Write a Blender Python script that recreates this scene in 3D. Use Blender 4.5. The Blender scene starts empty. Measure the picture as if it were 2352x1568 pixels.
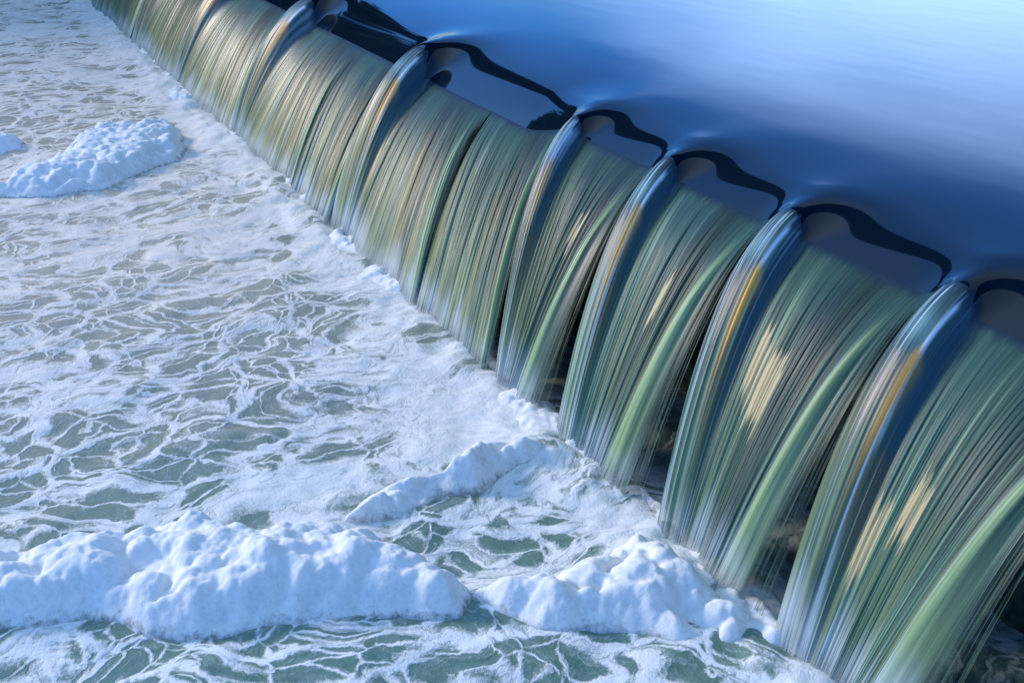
import bpy, math
import numpy as np
from mathutils import Matrix, Vector
sc = bpy.context.scene

# ------------------------------------------------------------------ camera
cam_d = bpy.data.cameras.new("camera"); cam = bpy.data.objects.new("camera", cam_d)
sc.collection.objects.link(cam); sc.camera = cam
F, CX, CY, VX, VY = 2700.0, 1176.0, 784.0, -271.0, -428.0      # on a 2352 px wide frame
CAMZ = 3.4
pit = math.atan((CY - VY) / F)
dX = np.array([VX - CX, CY - VY, -F]); dX /= np.linalg.norm(dX)
dZ = np.array([0, math.cos(pit), math.sin(pit)])
dY = np.cross(dZ, dX)
R = np.stack([dX, dY, dZ])
M = Matrix([list(R[0]), list(R[1]), list(R[2])]).to_4x4(); M.translation = Vector((0, 0, CAMZ))
cam.matrix_world = M
cam_d.sensor_width = 36.0; cam_d.lens = F / 2352 * 36.0; cam_d.clip_start = 0.05; cam_d.clip_end = 2000
def unproj(px, py, z=0.0):                                       # where a sighted point stands on the level z
    w = R @ np.array([px - CX, CY - py, -F]); t = (z - CAMZ) / w[2]
    return w[0] * t, w[1] * t

# ------------------------------------------------------------------ light
SUN_EL, SUN_AZ = math.radians(24), math.radians(38)             # azimuth from +X towards +Y
world = bpy.data.worlds.new("World"); sc.world = world; world.use_nodes = True
wn, wl = world.node_tree.nodes, world.node_tree.links
wn.clear()
wo = wn.new("ShaderNodeOutputWorld"); bg = wn.new("ShaderNodeBackground")
sky = wn.new("ShaderNodeTexSky"); sky.sky_type = 'NISHITA'; sky.sun_disc = False
sky.sun_elevation = SUN_EL; sky.sun_rotation = math.radians(90) - SUN_AZ
sky.air_density = 1.3; sky.dust_density = 0.6; sky.ozone_density = 1.2
bg.inputs["Strength"].default_value = 0.13
tc = wn.new("ShaderNodeTexCoord"); sep = wn.new("ShaderNodeSeparateXYZ"); wl.new(tc.outputs["Generated"], sep.inputs[0])
rmp = wn.new("ShaderNodeValToRGB"); wl.new(sep.outputs[2], rmp.inputs[0])
er = rmp.color_ramp; er.interpolation = 'EASE'
er.elements[0].position = 0.06; er.elements[0].color = (0.22, 0.36, 0.72, 1)
er.elements[1].position = 0.92; er.elements[1].color = (1.25, 1.22, 1.0, 1)
e3 = er.elements.new(0.62); e3.color = (0.24, 0.50, 0.95, 1)
e2 = er.elements.new(0.17); e2.color = (0.10, 0.32, 0.85, 1)
m1 = wn.new("ShaderNodeMix"); m1.data_type = 'RGBA'; m1.blend_type = 'MULTIPLY'; m1.inputs[0].default_value = 1.0
wl.new(sky.outputs[0], m1.inputs[6]); wl.new(rmp.outputs[0], m1.inputs[7])
# soft pale cloud low over the upstream reach
cdir = Vector((math.cos(math.radians(-50)), math.sin(math.radians(-50)), 0.12)).normalized()
dt = wn.new("ShaderNodeVectorMath"); dt.operation = 'DOT_PRODUCT'; wl.new(tc.outputs["Generated"], dt.inputs[0]); dt.inputs[1].default_value = cdir
cn = wn.new("ShaderNodeTexNoise"); cn.inputs["Scale"].default_value = 3.0; cn.inputs["Detail"].default_value = 3.0
cs = wn.new("ShaderNodeVectorMath"); cs.operation = 'MULTIPLY'; cs.inputs[1].default_value = (1, 1, 4); wl.new(tc.outputs["Generated"], cs.inputs[0]); wl.new(cs.outputs[0], cn.inputs["Vector"])
ad = wn.new("ShaderNodeMath"); ad.operation = 'MULTIPLY_ADD'; wl.new(cn.outputs[0], ad.inputs[0]); ad.inputs[1].default_value = 0.10; wl.new(dt.outputs["Value"], ad.inputs[2])
cr = wn.new("ShaderNodeMapRange"); cr.interpolation_type = 'SMOOTHSTEP'; wl.new(ad.outputs[0], cr.inputs[0])
cr.inputs[1].default_value = 0.972; cr.inputs[2].default_value = 1.045; cr.inputs[3].default_value = 0.0; cr.inputs[4].default_value = 0.75
m2 = wn.new("ShaderNodeMix"); m2.data_type = 'RGBA'; 
lz = wn.new("ShaderNodeMapRange"); lz.interpolation_type = 'SMOOTHSTEP'; wl.new(sep.outputs[2], lz.inputs[0]); lz.inputs[1].default_value = 0.36; lz.inputs[2].default_value = 0.12
lm = wn.new("ShaderNodeMath"); lm.operation = 'MULTIPLY'; wl.new(lz.outputs[0], lm.inputs[0]); wl.new(cr.outputs[0], lm.inputs[1]); wl.new(lm.outputs[0], m2.inputs[0]); wl.new(m1.outputs[2], m2.inputs[6]); m2.inputs[7].default_value = (4.2, 6.6, 11.5, 1)
wl.new(m2.outputs[2], bg.inputs["Color"]); wl.new(bg.outputs[0], wo.inputs["Surface"])
sun_d = bpy.data.lights.new("sun", 'SUN'); sun_d.energy = 1.05; sun_d.angle = math.radians(12); sun_d.color = (1.0, 0.86, 0.72)
sun = bpy.data.objects.new("sun", sun_d); sc.collection.objects.link(sun)
sdir = Vector((math.cos(SUN_EL) * math.cos(SUN_AZ), math.cos(SUN_EL) * math.sin(SUN_AZ), math.sin(SUN_EL)))
sun.rotation_euler = sdir.to_track_quat('Z', 'Y').to_euler()
sc.view_settings.view_transform = 'Standard'; sc.view_settings.look = 'None'
sc.view_settings.exposure = 1.35; sc.view_settings.gamma = 1.0

# ------------------------------------------------------------------ helpers
rng = np.random.default_rng(7)
def vnoise(x, y, seed=0):                                        # smooth value noise, -1..1
    r = np.random.default_rng(seed).random((256, 256)) * 2 - 1
    xi = np.floor(x).astype(int); yi = np.floor(y).astype(int)
    fx = x - xi; fy = y - yi
    fx = fx * fx * fx * (fx * (fx * 6 - 15) + 10); fy = fy * fy * fy * (fy * (fy * 6 - 15) + 10)
    a = r[xi % 256, yi % 256]; b = r[(xi + 1) % 256, yi % 256]
    c = r[xi % 256, (yi + 1) % 256]; d = r[(xi + 1) % 256, (yi + 1) % 256]
    return (a * (1 - fx) + b * fx) * (1 - fy) + (c * (1 - fx) + d * fx) * fy
def fbm(x, y, seed=0, o=4, gain=0.5):
    s = 0; a = 1; n = 0
    for k in range(o):
        s = s + a * vnoise(x * 2**k + 17.3 * k, y * 2**k - 9.1 * k, seed + k); n += a; a *= gain
    return s / n
def ss(a, b, x):
    t = np.clip((x - a) / (b - a), 0, 1); return t * t * (3 - 2 * t)
def verf(x):
    return np.tanh(1.2 * x)

def grid_obj(name, P, mat, cols=None, uv=None, parent=None, keep=None):
    """P: (n, m, 3) grid of points"""
    n, m = P.shape[:2]
    idx = np.arange(n * m).reshape(n, m)
    q = np.stack([idx[:-1, :-1], idx[1:, :-1], idx[1:, 1:], idx[:-1, 1:]], -1).reshape(-1, 4)
    if keep is not None: q = q[keep.reshape(-1)]
    me = bpy.data.meshes.new(name)
    me.vertices.add(n * m); me.vertices.foreach_set("co", P.reshape(-1).astype(np.float32))
    me.loops.add(q.size); me.loops.foreach_set("vertex_index", q.reshape(-1).astype(np.int32))
    me.polygons.add(len(q)); me.polygons.foreach_set("loop_start", (np.arange(len(q)) * 4).astype(np.int32))
    me.polygons.foreach_set("loop_total", np.full(len(q), 4, np.int32))
    me.polygons.foreach_set("use_smooth", np.ones(len(q), bool))
    me.update(calc_edges=True)
    for k, v in (cols or {}).items():
        if v.ndim == 3:
            at = me.attributes.new(k, 'FLOAT_COLOR', 'POINT')
            c = np.ones((n * m, 4), np.float32); c[:, :v.shape[2]] = v.reshape(n * m, -1)
            at.data.foreach_set("color", c.reshape(-1))
        else:
            at = me.attributes.new(k, 'FLOAT', 'POINT'); at.data.foreach_set("value", v.reshape(-1).astype(np.float32))
    if uv is not None:
        l = me.uv_layers.new(name="uv"); l.data.foreach_set("uv", uv.reshape(-1, 2)[q.reshape(-1)].reshape(-1).astype(np.float32))
    me.materials.append(mat)
    o = bpy.data.objects.new(name, me); sc.collection.objects.link(o)
    if parent: o.parent = parent
    return o
def soup(name, verts, faces, mat, parent=None, smooth=False):
    me = bpy.data.meshes.new(name); me.from_pydata([tuple(v) for v in verts], [], faces); me.update()
    if smooth: me.polygons.foreach_set("use_smooth", [True] * len(faces))
    me.materials.append(mat); o = bpy.data.objects.new(name, me); sc.collection.objects.link(o)
    if parent: o.parent = parent
    return o
def boxes(name, bs, mat, parent=None):
    V, Fc = [], []
    for (x0, x1, y0, y1, z0, z1) in bs:
        b = len(V)
        V += [(x0, y0, z0), (x1, y0, z0), (x1, y1, z0), (x0, y1, z0), (x0, y0, z1), (x1, y0, z1), (x1, y1, z1), (x0, y1, z1)]
        Fc += [tuple(b + i for i in f) for f in ((0, 3, 2, 1), (4, 5, 6, 7), (0, 1, 5, 4), (1, 2, 6, 5), (2, 3, 7, 6), (3, 0, 4, 7))]
    return soup(name, V, Fc, mat, parent)
def empty(name, loc=(0, 0, 0)):
    o = bpy.data.objects.new(name, None); sc.collection.objects.link(o); o.location = loc; return o
def tag(o, label=None, cat=None, group=None, kind=None):
    if label: o["label"] = label
    if cat: o["category"] = cat
    if group: o["group"] = group
    if kind: o["kind"] = kind
    return o

class NT:
    def __init__(s, name):
        s.m = bpy.data.materials.new(name); s.m.use_nodes = True
        s.n = s.m.node_tree.nodes; s.l = s.m.node_tree.links; s.n.clear()
        s.out = s.n.new("ShaderNodeOutputMaterial")
    def new(s, t, **kw):
        nd = s.n.new(t)
        for k, v in kw.items():
            if k in nd.inputs.keys(): s.set(nd.inputs[k], v)
            else: setattr(nd, k, v)
        return nd
    def set(s, inp, v):
        if isinstance(v, bpy.types.NodeSocket): s.l.new(v, inp)
        else: inp.default_value = v
    def math(s, op, a, b=None, c=None, clamp=False):
        nd = s.n.new("ShaderNodeMath"); nd.operation = op; nd.use_clamp = clamp
        for i, v in enumerate((a, b, c)):
            if v is not None: s.set(nd.inputs[i], v)
        return nd.outputs[0]
    def mix(s, f, a, b):
        nd = s.n.new("ShaderNodeMix"); nd.data_type = 'RGBA'
        s.set(nd.inputs[0], f); s.set(nd.inputs[6], a); s.set(nd.inputs[7], b); return nd.outputs[2]
    def sm(s, v, a, b, lo=0.0, hi=1.0):
        nd = s.n.new("ShaderNodeMapRange"); nd.interpolation_type = 'SMOOTHSTEP'
        for k, x in zip(range(5), (v, a, b, lo, hi)): s.set(nd.inputs[k], x)
        return nd.outputs[0]
    def noise(s, vec, scale, detail=3, rough=0.5, dist=0.0):
        nd = s.new("ShaderNodeTexNoise", Vector=vec, Scale=scale, Detail=detail, Roughness=rough, Distortion=dist); return nd.outputs[0]
    def attr(s, name, out="Fac"):
        nd = s.n.new("ShaderNodeAttribute"); nd.attribute_name = name; return nd.outputs[out]
    def vscale(s, vec, v):
        nd = s.n.new("ShaderNodeVectorMath"); nd.operation = 'MULTIPLY'; s.set(nd.inputs[0], vec); nd.inputs[1].default_value = v; return nd.outputs[0]
    def vadd(s, a, b):
        nd = s.n.new("ShaderNodeVectorMath"); nd.operation = 'ADD'; s.set(nd.inputs[0], a); s.set(nd.inputs[1], b); return nd.outputs[0]
    def surf(s, sock): s.l.new(sock, s.out.inputs["Surface"])

# ------------------------------------------------------------------ materials
def mat_plain(name, c, rough=0.7, var=0.4, scale=6.0, bump=0.3):
    t = NT(name); g = t.new("ShaderNodeNewGeometry").outputs["Position"]
    n = t.noise(g, scale, 6, 0.6)
    c2 = tuple(v * (1 - var) for v in c[:3]) + (1,)
    col = t.mix(t.sm(n, 0.35, 0.65), c2, tuple(c[:3]) + (1,))
    b = t.new("ShaderNodeBump", Strength=bump, Distance=0.02, Height=n)
    p = t.new("ShaderNodeBsdfPrincipled", Roughness=rough, Normal=b.outputs[0]); t.set(p.inputs["Base Color"], col)
    t.surf(p.outputs[0]); return t.m

def mat_upstream():
    t = NT("still_water"); g = t.new("ShaderNodeNewGeometry").outputs["Position"]
    n = t.noise(t.vscale(g, (0.5, 1.2, 1)), 1.2, 2)
    b = t.new("ShaderNodeBump", Strength=0.12, Distance=0.03, Height=n)
    p = t.new("ShaderNodeBsdfPrincipled", Roughness=0.06, IOR=1.45, Normal=b.outputs[0])
    p.inputs["Base Color"].default_value = (0.002, 0.009, 0.02, 1)
    t.surf(p.outputs[0]); return t.m

def mat_sheet():
    t = NT("falling_water")
    uv = t.new("ShaderNodeTexCoord").outputs["UV"]
    col = t.attr("tint", "Color"); st = t.attr("streak"); al = t.attr("alpha")
    n1 = t.noise(t.vscale(uv, (150, 0.9, 1)), 1.0, 2, 0.6)
    n2 = t.noise(t.vscale(uv, (480, 2.2, 1)), 1.0, 2, 0.6)
    n = t.math('ADD', t.math('MULTIPLY', n1, 0.6), t.math('MULTIPLY', n2, 0.4))
    f = t.math('MULTIPLY', t.sm(n, 0.46, 0.78), st)
    col2 = t.mix(f, col, t.new("ShaderNodeMixRGB", blend_type='ADD', Fac=1.0, Color1=col, Color2=(0.08, 0.14, 0.09, 1)).outputs[0])
    dk = t.math('MULTIPLY', t.sm(n, 0.5, 0.28), t.math('MULTIPLY', st, 0.55))
    col3 = t.mix(dk, col2, (0.008, 0.035, 0.04, 1))
    b = t.new("ShaderNodeBump", Strength=0.35, Distance=0.006, Height=t.math('MULTIPLY', n, st))
    p = t.new("ShaderNodeBsdfPrincipled", Roughness=0.36, IOR=1.33, Normal=b.outputs[0]); t.set(p.inputs["Base Color"], col3)
    tr = t.new("ShaderNodeBsdfTransparent")
    mx = t.new("ShaderNodeMixShader")
    a2 = t.math('ADD', al, t.math('MULTIPLY', t.math('SUBTRACT', n, 0.5), t.math('MULTIPLY', t.math('SUBTRACT', 1.0, al), 6.0)), clamp=True)
    t.set(mx.inputs[0], a2); t.l.new(tr.outputs[0], mx.inputs[1]); t.l.new(p.outputs[0], mx.inputs[2])
    t.surf(mx.outputs[0]); return t.m

def foam_nodes(t, g):
    # white froth with small pits
    n = t.noise(g, 14, 5, 0.62); n2 = t.noise(g, 90, 3, 0.6)
    col = t.mix(t.sm(n, 0.3, 0.7), (0.82, 0.82, 0.80, 1), (0.95, 0.93, 0.88, 1))
    return col, n, n2

def mat_foam():
    t = NT("foam"); g = t.new("ShaderNodeNewGeometry").outputs["Position"]
    col, n, n2 = foam_nodes(t, g)
    near = t.sm(t.math('ADD', t.attr('rim'), t.math('MULTIPLY', t.noise(g, 7, 3), -0.3)), 0.10, -0.10)
    pit_ = t.math('MULTIPLY', t.sm(t.noise(g, 46, 4, 0.65), 0.52, 0.36), t.math('MAXIMUM', t.sm(t.noise(g, 5, 3), 0.5, 0.62), near))
    col = t.mix(t.math('MULTIPLY', pit_, 0.25), col, (0.40, 0.50, 0.54, 1))
    h = t.math('ADD', t.math('MULTIPLY', n, 0.7), t.math('MULTIPLY', n2, 0.25))
    b = t.new("ShaderNodeBump", Strength=0.3, Distance=0.03, Height=h)
    p = t.new("ShaderNodeBsdfPrincipled", Roughness=0.8, Normal=b.outputs[0]); t.set(p.inputs["Base Color"], col)
    p.inputs["Subsurface Weight"].default_value = 0.3; p.inputs["Subsurface Radius"].default_value = (0.03, 0.035, 0.04); p.inputs["Subsurface Scale"].default_value = 1.0
    rn = t.noise(g, 20, 5, 0.7)
    al = t.sm(t.math('ADD', t.attr("rim"), t.math('MULTIPLY', t.math('SUBTRACT', rn, 0.5), 0.15)), -0.05, 0.03)
    mx = t.new("ShaderNodeMixShader"); tr = t.new("ShaderNodeBsdfTransparent")
    t.set(mx.inputs[0], al); t.l.new(tr.outputs[0], mx.inputs[1]); t.l.new(p.outputs[0], mx.inputs[2])
    t.surf(mx.outputs[0]); return t.m

def mat_pool():
    t = NT("foaming_water"); g = t.new("ShaderNodeNewGeometry").outputs["Position"]
    cov = t.attr("cover"); warm = t.attr("warm")
    g2 = t.vscale(g, (1, 1, 0))
    wv = t.new("ShaderNodeTexNoise", Vector=g2, Scale=1.1, Detail=2.0, Roughness=0.5).outputs["Color"]
    wv2 = t.new("ShaderNodeTexNoise", Vector=g2, Scale=5.0, Detail=2.0, Roughness=0.5).outputs["Color"]
    wv3 = t.new("ShaderNodeTexNoise", Vector=g2, Scale=22.0, Detail=3.0, Roughness=0.6).outputs["Color"]
    w0 = t.vadd(t.vscale(g2, (1.1, 0.78, 0)), t.vadd(t.vscale(wv, (1.15, 1.15, 0)), t.vscale(wv2, (0.17, 0.17, 0))))
    w = t.vadd(w0, t.vscale(wv3, (0.05, 0.05, 0)))
    def cells(scale, off, src=None):
        v = t.new("ShaderNodeTexVoronoi", feature='DISTANCE_TO_EDGE', Scale=scale, Vector=t.vadd(src or w, off)); return v.outputs["Distance"]
    d1, d2, d3 = cells(2.3, (0, 0, 0)), cells(5.2, (3.1, 1.7, 0)), cells(12.0, (7.3, 2.2, 0))
    wn1 = t.noise(g2, 2.2, 3, 0.55)
    width = t.math('ADD', t.math('MULTIPLY', cov, 0.34), t.math('MULTIPLY', t.math('SUBTRACT', wn1, 0.5), 0.5))
    def ln(d, k):
        wd = t.math('MAXIMUM', t.math('MULTIPLY', width, k), 0.08)
        return t.sm(t.math('DIVIDE', d, wd), 1.5, 0.0)
    l1, l2, l3 = ln(d1, 1.15), t.math('MULTIPLY', ln(d2, 1.0), 0.8), t.math('MULTIPLY', ln(d3, 0.9), 0.26)
    inv = lambda x: t.math('SUBTRACT', 1.0, x)
    lace = inv(t.math('MULTIPLY', inv(l1), t.math('MULTIPLY', inv(l2), inv(l3))))
    wisp = t.noise(t.vscale(w, (1, 1.0, 1)), 13, 5, 0.62, 0.6)
    cloud = t.sm(t.math('ADD', t.noise(w, 2.4, 4, 0.55), t.math('MULTIPLY', cov, 0.45)), 0.60, 0.95)
    foam = inv(t.math('MULTIPLY', inv(t.math('MULTIPLY', lace, t.sm(wisp, 0.25, 0.55, 0.55, 1.0))), inv(t.math('MULTIPLY', cloud, 0.8))))
    foam = t.math('ADD', foam, t.math('MULTIPLY', t.math('SUBTRACT', wisp, 0.5), 0.45), clamp=True)
    fz = t.noise(g2, 48, 3, 0.6)
    foam = t.math('ADD', foam, t.math('MULTIPLY', t.math('SUBTRACT', fz, 0.5), 0.5))
    foam = t.sm(foam, 0.10, 0.95)
    foam = t.math('MAXIMUM', foam, t.math('MULTIPLY', t.sm(cov, 0.8, 1.15), t.sm(wisp, 0.3, 0.6, 0.35, 1.0)))
    foam = t.math('MULTIPLY', foam, t.math('SUBTRACT', 1.0, t.math('MULTIPLY', t.attr('calm'), 0.75)))
    wat = t.mix(t.noise(g2, 1.3, 3), (0.06, 0.18, 0.15, 1), (0.19, 0.27, 0.19, 1))
    wat = t.mix(t.attr('calm'), wat, (0.025, 0.08, 0.07, 1))
    wat = t.mix(warm, wat, (0.56, 0.48, 0.34, 1))
    wat = t.mix(t.math('MULTIPLY', t.sm(wisp, 0.35, 0.7), 0.3), wat, (0.40, 0.48, 0.45, 1))
    fo = t.mix(t.sm(wisp, 0.3, 0.7), (0.72, 0.77, 0.75, 1), (0.93, 0.93, 0.90, 1))
    fo = t.mix(t.math('MULTIPLY', warm, 0.6), fo, (0.92, 0.76, 0.60, 1))  # glow of warm far light painted into the foam colour
    col = t.mix(foam, wat, fo)
    h = t.math('ADD', t.math('MULTIPLY', foam, 0.7), t.math('MULTIPLY', t.math('ADD', wisp, t.noise(g2, 45, 3, 0.6)), 0.35))
    b = t.new("ShaderNodeBump", Strength=0.45, Distance=0.03, Height=h)
    p = t.new("ShaderNodeBsdfPrincipled", IOR=1.33, Normal=b.outputs[0]); t.set(p.inputs["Base Color"], col)
    t.set(p.inputs["Roughness"], t.sm(foam, 0.0, 0.6, 0.22, 0.85))
    t.surf(p.outputs[0]); return t.m

M_UP, M_SHEET, M_FOAM, M_POOL = mat_upstream(), mat_sheet(), mat_foam(), mat_pool()
M_WALL = mat_plain("algae_concrete", (0.06, 0.11, 0.085), 0.45, 0.9, 4.0, 0.8)
M_SLAB = mat_plain("added_slab_dark", (0.03, 0.026, 0.02), 0.9)
M_BANK = mat_plain("bank_earth", (0.06, 0.07, 0.03), 0.95)
M_LEAF = mat_plain("leafage", (0.05, 0.085, 0.02), 0.8, 0.7, 1.5)

# ------------------------------------------------------------------ weir layout
YC = -3.91
Z0 = 1.62
HUMPS = [(2.23, 2.40), (3.395, 3.555), (4.57, 4.74), (5.74, 5.89), (6.92, 7.06), (9.70, 10.02), (13.0, 13.4), (16.2, 16.6), (19.4, 19.9)]
HZ = 1.515
def lowz(x): return 1.38 - 0.13 * ss(7.0, 7.8, x)
def hump_mask(x, w):
    m = 0
    for a, b in HUMPS: m = m + 0.5 * (verf((x - a) / (w + .012)) - verf((x - b - .035) / (w + .055)))
    return np.clip(m, 0, 1)
def drop_profile(y, D, t3, reach):
    """drop of the surface below Z0 at y (<= YC), D at the crest with slope t3 there"""
    q = np.clip((y - (YC - reach)) / reach, 0, 1)
    p = t3 * reach / D
    return D * q ** max(p, 1.3)
def surf_z(x, y):
    d = YC - y
    w = 0.028 + 0.80 * np.clip(d, 0, 5)
    wf = 0.03 + 0.5 * np.clip(d, 0, 5)
    m = hump_mask(x, w)
    D = Z0 - lowz(x)
    kx = sorted([h[0] - .02 for h in HUMPS] + [h[1] + .10 for h in HUMPS]); ku = [1, 0] * len(HUMPS)
    u = np.interp(x, kx, ku)
    wide = 1 + .6 * ss(7.0, 7.4, x)
    r2 = 0.28 + 0.20 * ss(0, 1, u) * wide
    low = D * (0.56 * np.clip(1 - d / 2.0, 0, 1) ** 3.8 + 0.44 * np.clip(1 - d / r2, 0, 1) ** 2.2)
    qh = np.clip(1 - d / 0.40, 0, 1); hi = (Z0 - HZ) * qh ** 3.1
    sw = 0.0022 * np.exp(-((d - 0.55) / 0.32) ** 2) * hump_mask(x + 0.12, 0.30)
    return Z0 - (low * (1 - m) + hi * m) + sw

# ------------------------------------------------------------------ upstream water (structure)
d_ = np.concatenate([np.linspace(0, 1.2, 130) ** 1.0, 1.2 + np.geomspace(0.012, 120, 90)])
x_ = np.concatenate([np.linspace(-3, 2, 60), np.linspace(2.01, 15, 1300), np.linspace(15.1, 40, 200)])
Xg, Dg = np.meshgrid(x_, d_, indexing='ij')
P = np.stack([Xg, YC - Dg, surf_z(Xg, YC - Dg)], -1)
tag(grid_obj("river_water", P, M_UP), kind="structure", label="smooth dark blue river sliding towards the crest")

# ------------------------------------------------------------------ weir wall
wall = empty("weir_wall", (0, YC, 0))
tag(wall, "long dark algae covered concrete weir wall behind the falling water", "weir")
xs = np.linspace(-3, 40, 900)
prof = []
for s in np.linspace(0, 1, 40):
    z = -0.6 + s * (lowz(xs) - 0.06 + 0.6)
    prof.append(np.stack([xs, np.full_like(xs, YC - 0.10) + 0.03 * vnoise(xs * 3, np.full_like(xs, s * 6), 3), z], -1))
top = prof[-1]
for dy in (0.05, 0.2, 0.45): prof.append(top + np.array([0, -dy, 0.0 if dy < .1 else -0.02]))
prof.append(prof[-1] + np.array([0, -0.05, -1.5]))
def local(P, o): return P - np.array(o.location)
grid_obj("wall_face", local(np.stack(prof, 1), wall), M_WALL, parent=wall)
for a, b in HUMPS:
    boxes("crest_block", [(a + .02, b - .02, -0.42, -0.06, 1.0, HZ - 0.05)], M_WALL, parent=wall)

# ------------------------------------------------------------------ curtains of falling water
def curtain(name, label, hump, xn, bf, bn, bh, seed, nu, nt=130, ridge=True, warm=0.12, land=-2.95, amber_glint=True, gap=0.30, pale=0.0, hx=None, patch=None):
    """hump: crest X range of the raised block (near, far) or None with far start hx; xn: near end at crest;
       bf / bn: X of far and near edge at the pool; bh: X at the pool of the line that leaves the hump's near edge"""
    ha, hb = hump if hump else (hx - .05, hx)
    xf = hb + (0.055 if hump else 0)
    a = np.linspace(0, 1, nu)
    Wd = xf - xn
    Xt = xf - a * Wd                                             # crest X for each streamline
    # bottom X: far edge -> hump line -> ridge -> fringe
    ah = (xf - ha) / Wd; aL = (xf - hb) / Wd
    ar = 0.90
    xb = np.interp(a, [0, ah, ar, 1.0], [bf, bh, bn + min(gap, .17) * .35, bn - gap])
    k = np.hanning(25); k /= k.sum()
    xb = np.convolve(np.pad(xb, 12, mode='edge'), k, 'valid')
    zc = surf_z(Xt, np.full_like(Xt, YC - 1e-6))
    wj = max(1, xf / 6)
    e = 1e-3
    if hump is None: pass
    tau = np.linspace(0, 1.06, nt)
    A, T = np.meshgrid(a, tau, indexing='ij')
    hm = np.clip((zc - lowz(Xt)) / (HZ - lowz(Xt)), 0, 1)
    s0 = 0.56 * (1 - hm) + 0.46 * hm
    dl = (land - YC) + 0.01 * hm + 0.03 * vnoise(a * 5, a * 0, seed + 3)
    acc = (zc - s0 * dl) / dl ** 2
    dy = T * dl[:, None]
    ex = T ** (1.15)
    X = Xt[:, None] + (xb - Xt)[:, None] * ex
    Y = YC + dy
    kk = np.hanning(max(int(nu * 0.20), 9)); kk /= kk.sum(); hw = len(kk) // 2
    zsm = np.convolve(np.pad(zc, (hw, len(kk) - 1 - hw), mode='edge'), kk, 'valid')
    mg = ss(0.0, 0.45, T)
    Zc = zc[:, None] * (1 - mg) + zsm[:, None] * mg
    Z = Zc - s0[:, None] * dy - (Zc - s0[:, None] * dl[:, None]) / dl[:, None] ** 2 * dy ** 2
    # far edge of the jet curls back and down round the block
    fe = np.clip(1 - A / 0.05, 0, 1)
    Y = Y - 0.04 * fe ** 2 * T; Z = Z - 0.02 * fe ** 2 * ss(0, 0.15, T)
    if hump:
        bulge = ss(ah * 1.6, ah * .3, A) * T * (1 - T) * np.where(T < 1, 1, 0)
        Y = Y + 0.10 * bulge; X = X + 0.16 * bulge
    # thickness ripples along the stream
    sl = s0[:, None] + 2 * acc[:, None] * dy; nn = np.sqrt(1 + sl ** 2); ny, nz = sl / nn, 1 / nn
    U = A * Wd
    rip = 0.55 * vnoise(U * 16, T * 1.1, seed) + 0.4 * vnoise(U * 42, T * 1.6, seed + 1) + 0.25 * vnoise(U * 95, T * 2, seed + 2)
    gc = ah + 0.02
    glass = np.exp(-(np.abs(A - gc) / (0.034 - .014 * T)) ** 3) * ss(.85, .3, T) if hump else 0 * A
    amp = 0.012 * ss(0.0, 0.35, T) * (1 - 0.8 * glass) + 0.0012 * ss(0, .05, T)
    trough = -0.018 * np.exp(-((A - (ah + 0.05)) / 0.045) ** 2) * ss(0, .1, T) * (1 - .5 * T) if hump else 0
    edge = ss(1.0, 0.93, A)
    dsp = rip * amp + trough
    if ridge: dsp = dsp + 0.035 * np.exp(-((A - 0.896) / 0.03) ** 2) * ss(0.12, 0.5, T) * (1 - .4 * ss(.7, 1, T))
    Y = Y + ny * dsp; Z = Z + nz * dsp
    P = np.stack([X, Y, Z], -1)
    # clear dark water and pale aerated threads, with orange and tan reflections painted in
    def mixc(c0, c1, f): return c0 * (1 - f[..., None]) + np.array(c1) * f[..., None]
    lf = vnoise(U * 5, T * 0.7, seed + 5) * .5 + .5
    C = mixc(np.ones(A.shape + (3,)) * np.array([0.022, 0.085, 0.095]), (0.05, 0.14, 0.10), lf)
    C = mixc(C, (0.014, 0.055, 0.08), ss(0.55, 0.9, vnoise(U * 7, T * .9, seed + 6) * .5 + .5) * .8)
    th = 0.55 * vnoise(U * 24, T * .7, seed + 10) + 0.55 * vnoise(U * 66, T * .9, seed + 11) + .38 * vnoise(U * 150, T * 1.2, seed + 12)
    C = mixc(C, (0.055, 0.115, 0.10), ss(0.16, 0.0, T) * .7)
    C = mixc(C, (0.22, 0.38, 0.27), ss(0.05, 0.95, th + 0.40 * (T - .35)) * (0.25 + .6 * ss(.0, .6, T)))
    C = mixc(C, (0.56, 0.67, 0.42), ss(0.55, 1.0, th + 0.15 * T) * ss(.1, .5, T) * .9)
    low = ss(0.35, 0.95, T)
    C = mixc(C, (0.26, 0.38, 0.24), low * (0.45 + pale * .4) * (0.6 + .4 * vnoise(U * 12, T, seed + 20)))
    C = mixc(C, (0.40, 0.44, 0.18), low * ss(0.1, 0.7, vnoise(U * 40, T * 0.8, seed + 13)) * (.35 + warm * .6))
    C = mixc(C, (0.55, 0.38, 0.10), warm * ss(0.25, 0.5, T) * ss(0.25, 0.6, vnoise(U * 36, T * 1.5, seed + 14) + .5 * vnoise(U * 130, T * 2, seed + 15)) * 0.9)  # straw and orange threads: warm reflections painted into the colour
    C = C * np.array([0.74, 0.82, 0.72])
    C = C * (1 - .5 * np.exp(-((A - .74) / .13) ** 2) * ss(1.0, .3, T) - .25 * ss(.3, .7, lf))[..., None]
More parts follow.
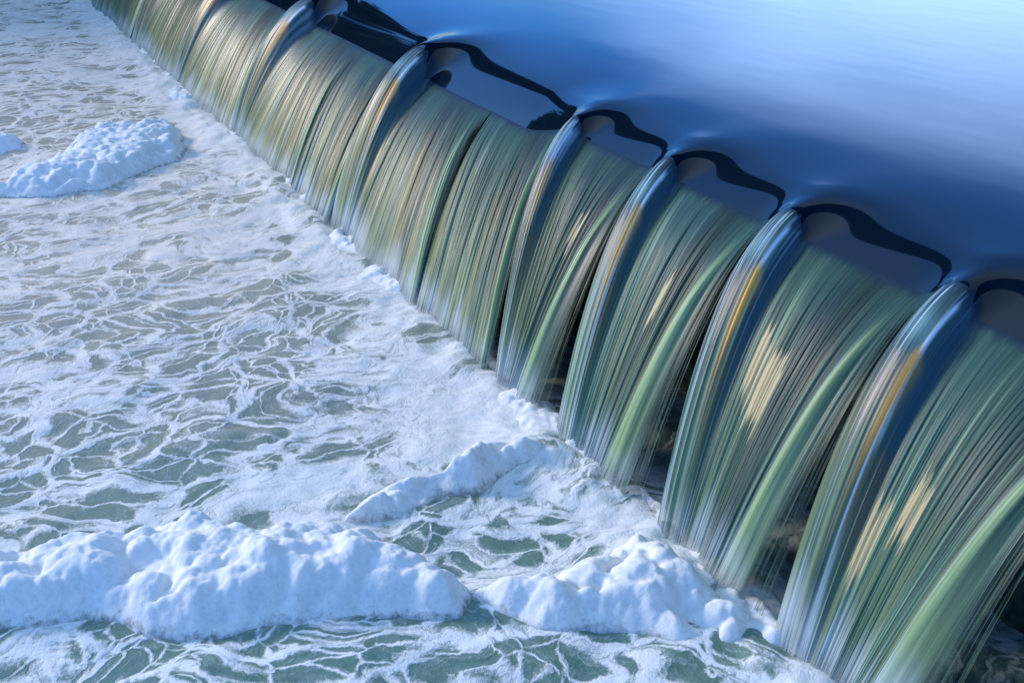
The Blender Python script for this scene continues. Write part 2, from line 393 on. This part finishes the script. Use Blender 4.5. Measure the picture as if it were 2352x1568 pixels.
    if patch:  # smeared sunlit reflections painted into the sheet as tan areas
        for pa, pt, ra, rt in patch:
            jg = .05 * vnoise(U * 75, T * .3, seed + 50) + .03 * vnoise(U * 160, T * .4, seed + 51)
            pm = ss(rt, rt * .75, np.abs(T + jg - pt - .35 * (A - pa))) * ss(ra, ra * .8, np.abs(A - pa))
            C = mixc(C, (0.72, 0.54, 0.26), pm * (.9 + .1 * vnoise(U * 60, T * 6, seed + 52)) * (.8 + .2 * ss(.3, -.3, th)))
    if hump:
        C = mixc(C, (0.025, 0.075, 0.12), glass * (1 - .6 * T) * 0.9)
        # the jet off the block: dark blue with fine white threads
        jet = ss(ah * 1.05, ah * 0.6, A)
        C = mixc(C, (0.02, 0.055, 0.10), jet * ss(.6, .2, T) * 0.7)
        C = mixc(C, (0.20, 0.40, 0.42), jet * np.exp(-((T - .2 - .1 * A) / .07) ** 2) * 0.6 * ss(.0, .1, A))
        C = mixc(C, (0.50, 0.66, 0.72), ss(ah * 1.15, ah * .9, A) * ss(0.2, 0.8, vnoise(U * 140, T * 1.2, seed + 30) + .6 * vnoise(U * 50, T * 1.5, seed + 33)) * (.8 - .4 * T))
        if amber_glint:  # reflected sunlit things painted on the jet as tan and orange slivers
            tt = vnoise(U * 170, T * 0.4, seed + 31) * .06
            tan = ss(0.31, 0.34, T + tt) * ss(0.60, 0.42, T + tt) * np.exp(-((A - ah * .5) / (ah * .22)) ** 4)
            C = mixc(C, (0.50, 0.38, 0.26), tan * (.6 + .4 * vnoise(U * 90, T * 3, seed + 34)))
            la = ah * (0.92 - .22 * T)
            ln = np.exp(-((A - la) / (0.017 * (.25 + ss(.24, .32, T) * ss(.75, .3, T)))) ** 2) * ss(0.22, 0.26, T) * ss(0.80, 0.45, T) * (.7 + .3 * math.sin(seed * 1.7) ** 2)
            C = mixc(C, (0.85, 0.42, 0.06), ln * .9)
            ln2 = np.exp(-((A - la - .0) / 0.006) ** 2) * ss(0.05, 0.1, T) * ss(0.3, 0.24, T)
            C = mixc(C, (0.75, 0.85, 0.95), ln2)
            ln3 = np.exp(-((A - .03) / 0.006) ** 2) * ss(0.2, 0.3, T) * ss(0.7, 0.5, T)
            C = mixc(C, (0.42, 0.22, 0.12), ln3 * .35)
        br = ss(.0, .5, vnoise(U * 95, T * 3, seed + 40) + .1) * np.exp(-((A - ah * .95) / (.05)) ** 2) * ss(.5, .58, T + .05 * vnoise(U * 90, T, 5)) * ss(.85, .7, T)
        C = mixc(C, (0.16, 0.10, 0.03), br * .9)
    if ridge:
        rd = np.exp(-((A - 0.896) / 0.016) ** 2) * ss(0.10, 0.4, T)
        C = mixc(C, (0.40, 0.56, 0.22), rd * (.8 - .1 * T)); 
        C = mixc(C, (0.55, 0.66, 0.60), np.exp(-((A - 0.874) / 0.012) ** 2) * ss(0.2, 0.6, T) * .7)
    C = mixc(C, (0.55, 0.62, 0.64), ss(.84, 1.0, T + .06 * vnoise(U * 20, T * 0, seed + 60)) * .7)
    C = mixc(C, (0.012, 0.035, 0.055), ss(.075 + .05 * vnoise(U * 90, T * 0, seed + 70), 0.0, T))
    streak = (1 - 0.85 * glass) * ss(0, .08, T)
    alpha = np.ones_like(A)
    if ridge:
        alpha = 1 - ss(0.935, 0.96, A) * (0.5 + .45 * ss(.95, 1, A)) * ss(0.05, .25, T)
        C = mixc(C, (0.02, 0.06, 0.05), ss(.93, .95, A) * .8)
    alpha = alpha * (1 - 0.75 * ss(0.93, 1.02, T)) * (1 - .0 * fe)
    arc = np.cumsum(np.sqrt(np.diff(Y, axis=1, prepend=Y[:, :1]) ** 2 + np.diff(Z, axis=1, prepend=Z[:, :1]) ** 2), 1)
    uv = np.stack([U + seed * 3.1, arc], -1)
    root = empty(name, ((xf + xn) / 2, YC, 0))
    tag(root, label, "waterfall", "curtains of water falling over the weir")
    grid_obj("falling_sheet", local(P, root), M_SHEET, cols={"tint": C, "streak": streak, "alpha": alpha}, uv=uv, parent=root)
    return root

curtain("water_curtain", "nearest curtain of falling water, cut off by the right edge of the photo", HUMPS[1], 2.47, 3.36, 2.72, 3.12, 11, 520, patch=[(.3, .72, .05, .1), (.47, .62, .06, .08)])
curtain("water_curtain", "curtain with the largest tan patch in its middle, second from the right edge", HUMPS[2], 3.62, 4.36, 3.72, 4.15, 23, 520, patch=[(.44, .53, .155, .115)])
curtain("water_curtain", "curtain with one small tan streak, third from the right edge", HUMPS[3], 4.80, 5.46, 4.83, 5.25, 37, 460, warm=.25, patch=[(.62, .5, .025, .09)])
curtain("water_curtain", "fourth curtain from the right edge, pouring off the middle raised block", HUMPS[4], 5.95, 6.36, 5.88, 6.2, 41, 400, warm=.5, patch=[(.7, .45, .05, .07)])
curtain("water_curtain", "flat lipped curtain without a raised block, just left of the middle of the photo", None, 7.12, 7.82, 6.45, 7.6, 59, 380, hx=8.35, gap=.03, warm=.4)
curtain("water_curtain", "wide straw streaked curtain pouring off the second raised block from the top of the photo", HUMPS[5], 8.36, 9.92, 7.72, 9.4, 67, 420, gap=.02, pale=.8, warm=.8)
curtain("water_curtain", "narrow flat lipped curtain between the two farthest clearly seen raised blocks", None, 10.1, 11.15, 9.8, 10.9, 71, 300, hx=11.4, gap=.02, warm=.8)
curtain("water_curtain", "curtain pouring off the raised block cut by the top edge of the photo", HUMPS[6], 11.3, 13.6, 11.0, 13.2, 83, 300, gap=.02, warm=.8)
curtain("water_curtain", "second farthest curtain, its crest out of sight above the top edge", HUMPS[7], 13.7, 16.8, 13.4, 16.4, 97, 240, gap=.02, warm=.8)
curtain("water_curtain", "farthest curtain of all, only its foot showing at the top left end of the falls", HUMPS[8], 16.9, 20.1, 16.6, 19.7, 101, 200, gap=.02, warm=.8)

curtain("water_curtain", "last sliver of falling water, touching the top edge at the left end of the falls", None, 20.15, 25.5, 20.3, 25.0, 109, 160, hx=26, gap=.02, warm=.8)

# ------------------------------------------------------------------ pool below the weir (structure)
xg = np.concatenate([np.linspace(-3, 1.9, 40), np.geomspace(2.0, 34, 950)])
yg = np.concatenate([np.linspace(-4.0, 0.8, 640), 0.8 + np.geomspace(0.02, 40, 60)])
Xg, Yg = np.meshgrid(xg, yg, indexing='ij')
def blob(px, py, rx, ry, X=Xg, Y=Yg):
    """soft spot centred on the pool point seen at (px, py), radii in metres along / across the view"""
    cx, cy = unproj(px, py); an = math.atan2(cy, cx); ca, sa = math.cos(an), math.sin(an)
    u = (X - cx) * ca + (Y - cy) * sa; v = -(X - cx) * sa + (Y - cy) * ca
    return np.exp(-((v / rx) ** 2 + (u / ry) ** 2))
def pool_height(X, Y):
    foot = np.exp(-((Y + 2.85) / 0.22) ** 2)
    h = 0.045 * fbm(X * 1.3, Y * 1.0, 5, 3) + 0.022 * fbm(X * 4, Y * 3.5, 9, 3)
    h = h + foot * (0.035 + 0.05 * fbm(X * 3.2, Y * 3.2, 15, 3))
    return h
hgt = pool_height(Xg, Yg)
foot = np.exp(-((Yg + 2.78) / 0.26) ** 2) 
cov = 0.26 + 0.15 * fbm(Xg * .9, Yg * 1.1, 77, 3) + 0.50 * foot * (0.75 + 0.7 * fbm(Xg * 1.8, Yg * 2.5, 90, 3)) + 0.10 * ss(6.5, 13, Xg) - 0.40 * ss(-3.25, -3.5, Yg)
for px, py, rx, ry, k in [(330, 740, .8, .5, -.35), (560, 880, .6, .6, -.3), (100, 1080, .5, .5, -.3), (1150, 1190, .38, .5, -.45), (1000, 1500, 1.1, .35, -.38), (200, 1530, .8, .3, -.6), (620, 1510, .6, .22, -.35), (1650, 1520, .4, .2, -.15),
                          (700, 700, .6, .6, -.1), (1500, 1430, .35, .25, .1), (900, 930, .3, .7, .25), (1080, 1010, .35, .5, .5), (760, 1130, .35, .3, .35), (1180, 960, .25, .4, .4), (650, 1120, .6, .25, .25), (1300, 1330, .4, .15, .5), (1950, 1480, .3, .5, .3),
                          (60, 620, .9, .6, -.1), (600, 450, .5, .8, -.1), (100, 290, .7, 1.0, -.35), (1330, 1120, .3, .3, -.1), (500, 530, 1, .8, .1)]:
    cov = cov + k * blob(px, py, rx, ry)
wm = (ss(5, 11, Xg) * (.35 + .6 * ss(-3.0, -1.6, Yg)) + .2 * ss(4, 6, Xg)) * ss(-3.5, -3.2, Yg)  # mask for the warm glow painted on the far pool
P = np.stack([Xg, Yg, hgt], -1)
tag(grid_obj("river_pool", P, M_POOL, cols={"cover": np.clip(cov, 0, 1.3), "warm": np.clip(wm, 0, 1), "calm": ss(-3.15, -3.4, Yg)}), kind="structure", label="foam laced green water of the pool below the weir")

# ------------------------------------------------------------------ foam mounds
def mound(name, label, poly, height, seed, res=0.008, lump=(0.19, 0.11, 0.055), kind=None, reach=0.45, pts=None):
    """cauliflower heap over a footprint sighted on the pool"""
    pts = np.array([unproj(*p) for p in poly]) if pts is None else np.array(pts, float)
    mn, mx = pts.min(0) - 0.12, pts.max(0) + 0.12
    gx = np.arange(mn[0], mx[0], res); gy = np.arange(mn[1], mx[1], res)
    X, Y = np.meshgrid(gx, gy, indexing='ij')
    # signed distance to the outline
    d = np.full(X.shape, 1e9); inside = np.zeros(X.shape, bool)
    n = len(pts)
    for i in range(n):
        a, b = pts[i], pts[(i + 1) % n]; e = b - a
        t = np.clip(((X - a[0]) * e[0] + (Y - a[1]) * e[1]) / (e @ e), 0, 1)
        d = np.minimum(d, np.hypot(X - a[0] - t * e[0], Y - a[1] - t * e[1]))
        c = ((a[1] > Y) != (b[1] > Y)) & (X < (b[0] - a[0]) * (Y - a[1]) / (b[1] - a[1] + 1e-12) + a[0]); inside ^= c
    sd = np.where(inside, d, -d) + 0.07 * fbm(X * 3.5, Y * 3.5, seed, 3)
    base = height * ss(-.02, reach, sd) ** 0.7 * (0.78 + 0.22 * fbm(X * 2.2, Y * 2.2, seed + 9, 2)) - 0.05 * (sd < 0) * np.clip(-sd / .05, 0, 1)
    r = np.random.default_rng(seed)
    bump = np.zeros(X.shape)
    for R0, k in zip(lump, (0.62, 0.55, 0.45)):
        layer = np.zeros(X.shape)
        area = (mx[0] - mn[0]) * (mx[1] - mn[1]); cnt = int(area / (R0 * R0) * 1.5)
        for _ in range(cnt):
            cx, cy = r.uniform(mn[0], mx[0]), r.uniform(mn[1], mx[1]); rr = R0 * r.uniform(.6, 1.2)
            i0, i1 = np.searchsorted(gx, [cx - rr, cx + rr]); j0, j1 = np.searchsorted(gy, [cy - rr, cy + rr])
            if i1 <= i0 or j1 <= j0: continue
            s = rr * rr - (X[i0:i1, j0:j1] - cx) ** 2 - (Y[i0:i1, j0:j1] - cy) ** 2
            layer[i0:i1, j0:j1] = np.maximum(layer[i0:i1, j0:j1], np.sqrt(np.clip(s, 0, None)) * r.uniform(.7, 1))
        kb = np.hanning(2 * max(int(R0 * 0.06 / res), 1) + 3); kb /= kb.sum()
        layer = np.apply_along_axis(lambda v: np.convolve(v, kb, 'same'), 0, layer)
        layer = np.apply_along_axis(lambda v: np.convolve(v, kb, 'same'), 1, layer)
        bump = bump + layer * k
    Z = base + (bump - 0.02) * ss(-0.04, 0.16, sd) - 0.04 * (1 - ss(-0.08, 0.0, sd))
    keep = (sd[:-1, :-1] > -0.1)
    Z = Z + (0.006 * fbm(X * 30, Y * 30, seed + 4, 2) + 0.016 * fbm(X * 9, Y * 13, seed + 5, 3)) * ss(-.05, .1, sd)
    o = grid_obj(name, np.stack([X, Y, Z], -1) - np.array([pts[:, 0].mean(), pts[:, 1].mean(), 0]), M_FOAM, keep=keep, cols={"rim": sd})
    o.location = (pts[:, 0].mean(), pts[:, 1].mean(), 0)
    tag(o, label, "foam", "heaps of white foam on the pool", kind)
    return o
mound("foam_mound", "largest foam heap, long and low, in the lower left", [(-250, 1330), (0, 1290), (180, 1262), (330, 1235), (480, 1215), (600, 1240), (700, 1222), (830, 1222), (950, 1285), (1070, 1350), (1060, 1420), (950, 1418), (800, 1428), (640, 1432), (540, 1455), (350, 1450), (200, 1422), (100, 1445), (-250, 1470)], 0.085, 3)
mound("foam_mound", "foam heap rising against the foot of the falls, lower centre", [(1080, 1362), (1200, 1350), (1300, 1335), (1370, 1290), (1440, 1245), (1500, 1255), (1580, 1325), (1660, 1390), (1760, 1440), (1700, 1480), (1560, 1470), (1400, 1455), (1250, 1440), (1150, 1405)], 0.10, 5)
mound("foam_mound", "foam ridge slanting up to the falls in the middle", [(800, 1190), (860, 1140), (950, 1100), (1000, 1100), (1060, 1040), (1150, 1030), (1270, 1010), (1300, 1060), (1200, 1080), (1130, 1110), (1010, 1130), (930, 1180)], 0.05, 7)
mound("foam_mound", "farther foam heap with rounded lumps, at upper left", [(-40, 455), (20, 425), (90, 400), (150, 360), (210, 310), (300, 300), (390, 285), (420, 320), (410, 370), (300, 410), (230, 440), (120, 455)], 0.075, 9, res=0.014)
mound("foam_mound", "small foam heap at the left edge of the photo", [(-90, 350), (0, 325), (60, 330), (50, 350), (-90, 370)], 0.07, 12, res=0.014)

ex_ = np.arange(2.4, 26, 0.08)
rr_ = np.random.default_rng(4)
fx_ = -2.94 + 0.22 * vnoise(ex_ * 1.7, ex_ * 0, 61) + 0.12 * vnoise(ex_ * 4.5, ex_ * 0, 62)
foot_pts = [(x, y) for x, y in zip(ex_, fx_)] + [(x, -3.12) for x in ex_[::-1]]
mound("foam_bank", "broken line of white froth piled along the foot of all the curtains", None, 0.015, 21, res=0.012, lump=(0.075, 0.05, 0.03), kind="stuff", reach=0.12, pts=foot_pts)

# ------------------------------------------------------------------ what the water mirrors: an added dark slab and the far bank
br = empty("added_band_slab", (15, YC - 0.95, 5.5)); tag(br, "unseen dark slab added above the river, mirrored as the black band", "reflection_aid")  # added out of view so the water mirrors a dark band
boxes("added_slab", [(-21, 21, -0.72, 0.72, 0.0, 0.12)], M_SLAB, br)
boxes("added_rib", [(-21, 21, -0.6, -0.45, -0.25, -0.002)], M_SLAB, br); boxes("added_rib", [(-21, 21, 0.45, 0.6, -0.25, -0.002)], M_SLAB, br)

yy = np.linspace(-9, 60, 120); zz = np.linspace(0, 1, 14)
Yb, Tb = np.meshgrid(yy, zz, indexing='ij')
Xb = 33 + 9 * Tb + 0.02 * (Yb - 5) ** 2 * 0.0 - 18 * ss(25, 60, Yb) + 0.6 * vnoise(Yb * .4, Tb * 3, 8)
Zb = -0.5 + 3.2 * Tb ** 0.6 + 0.25 * vnoise(Yb * .7, Tb * 5, 9)
tag(grid_obj("far_bank", np.stack([Xb, Yb, Zb], -1), M_BANK), kind="structure")
V, Fc = [], []
r = np.random.default_rng(12)
for i in range(150):
    y = r.uniform(-8, 58); k = int(np.argmin(abs(yy - y))); tt = r.uniform(.35, 1)
    cx = 33 + 9 * tt - 18 * float(ss(25, 60, np.array(y))); base = 0.6 + 2.4 * tt; hgt_ = r.uniform(5, 10); rad = r.uniform(1.6, 3.0)
    for _ in range(170):
        d = r.normal(size=3); d /= np.linalg.norm(d); q = r.uniform(.55, 1)
        c = np.array([cx, y, base + hgt_ * .55]) + d * q * np.array([rad, rad, hgt_ * .5])
        a = r.normal(size=3) * .45; b = r.normal(size=3) * .45; n = len(V)
        V += [c - a, c + b, c + a, c - b]; Fc.append((n, n + 1, n + 2, n + 3))
tag(soup("woodland", V, Fc, M_LEAF), "dark green wood along the far bank beyond the frame, seen only in reflections", "wood", kind="stuff")
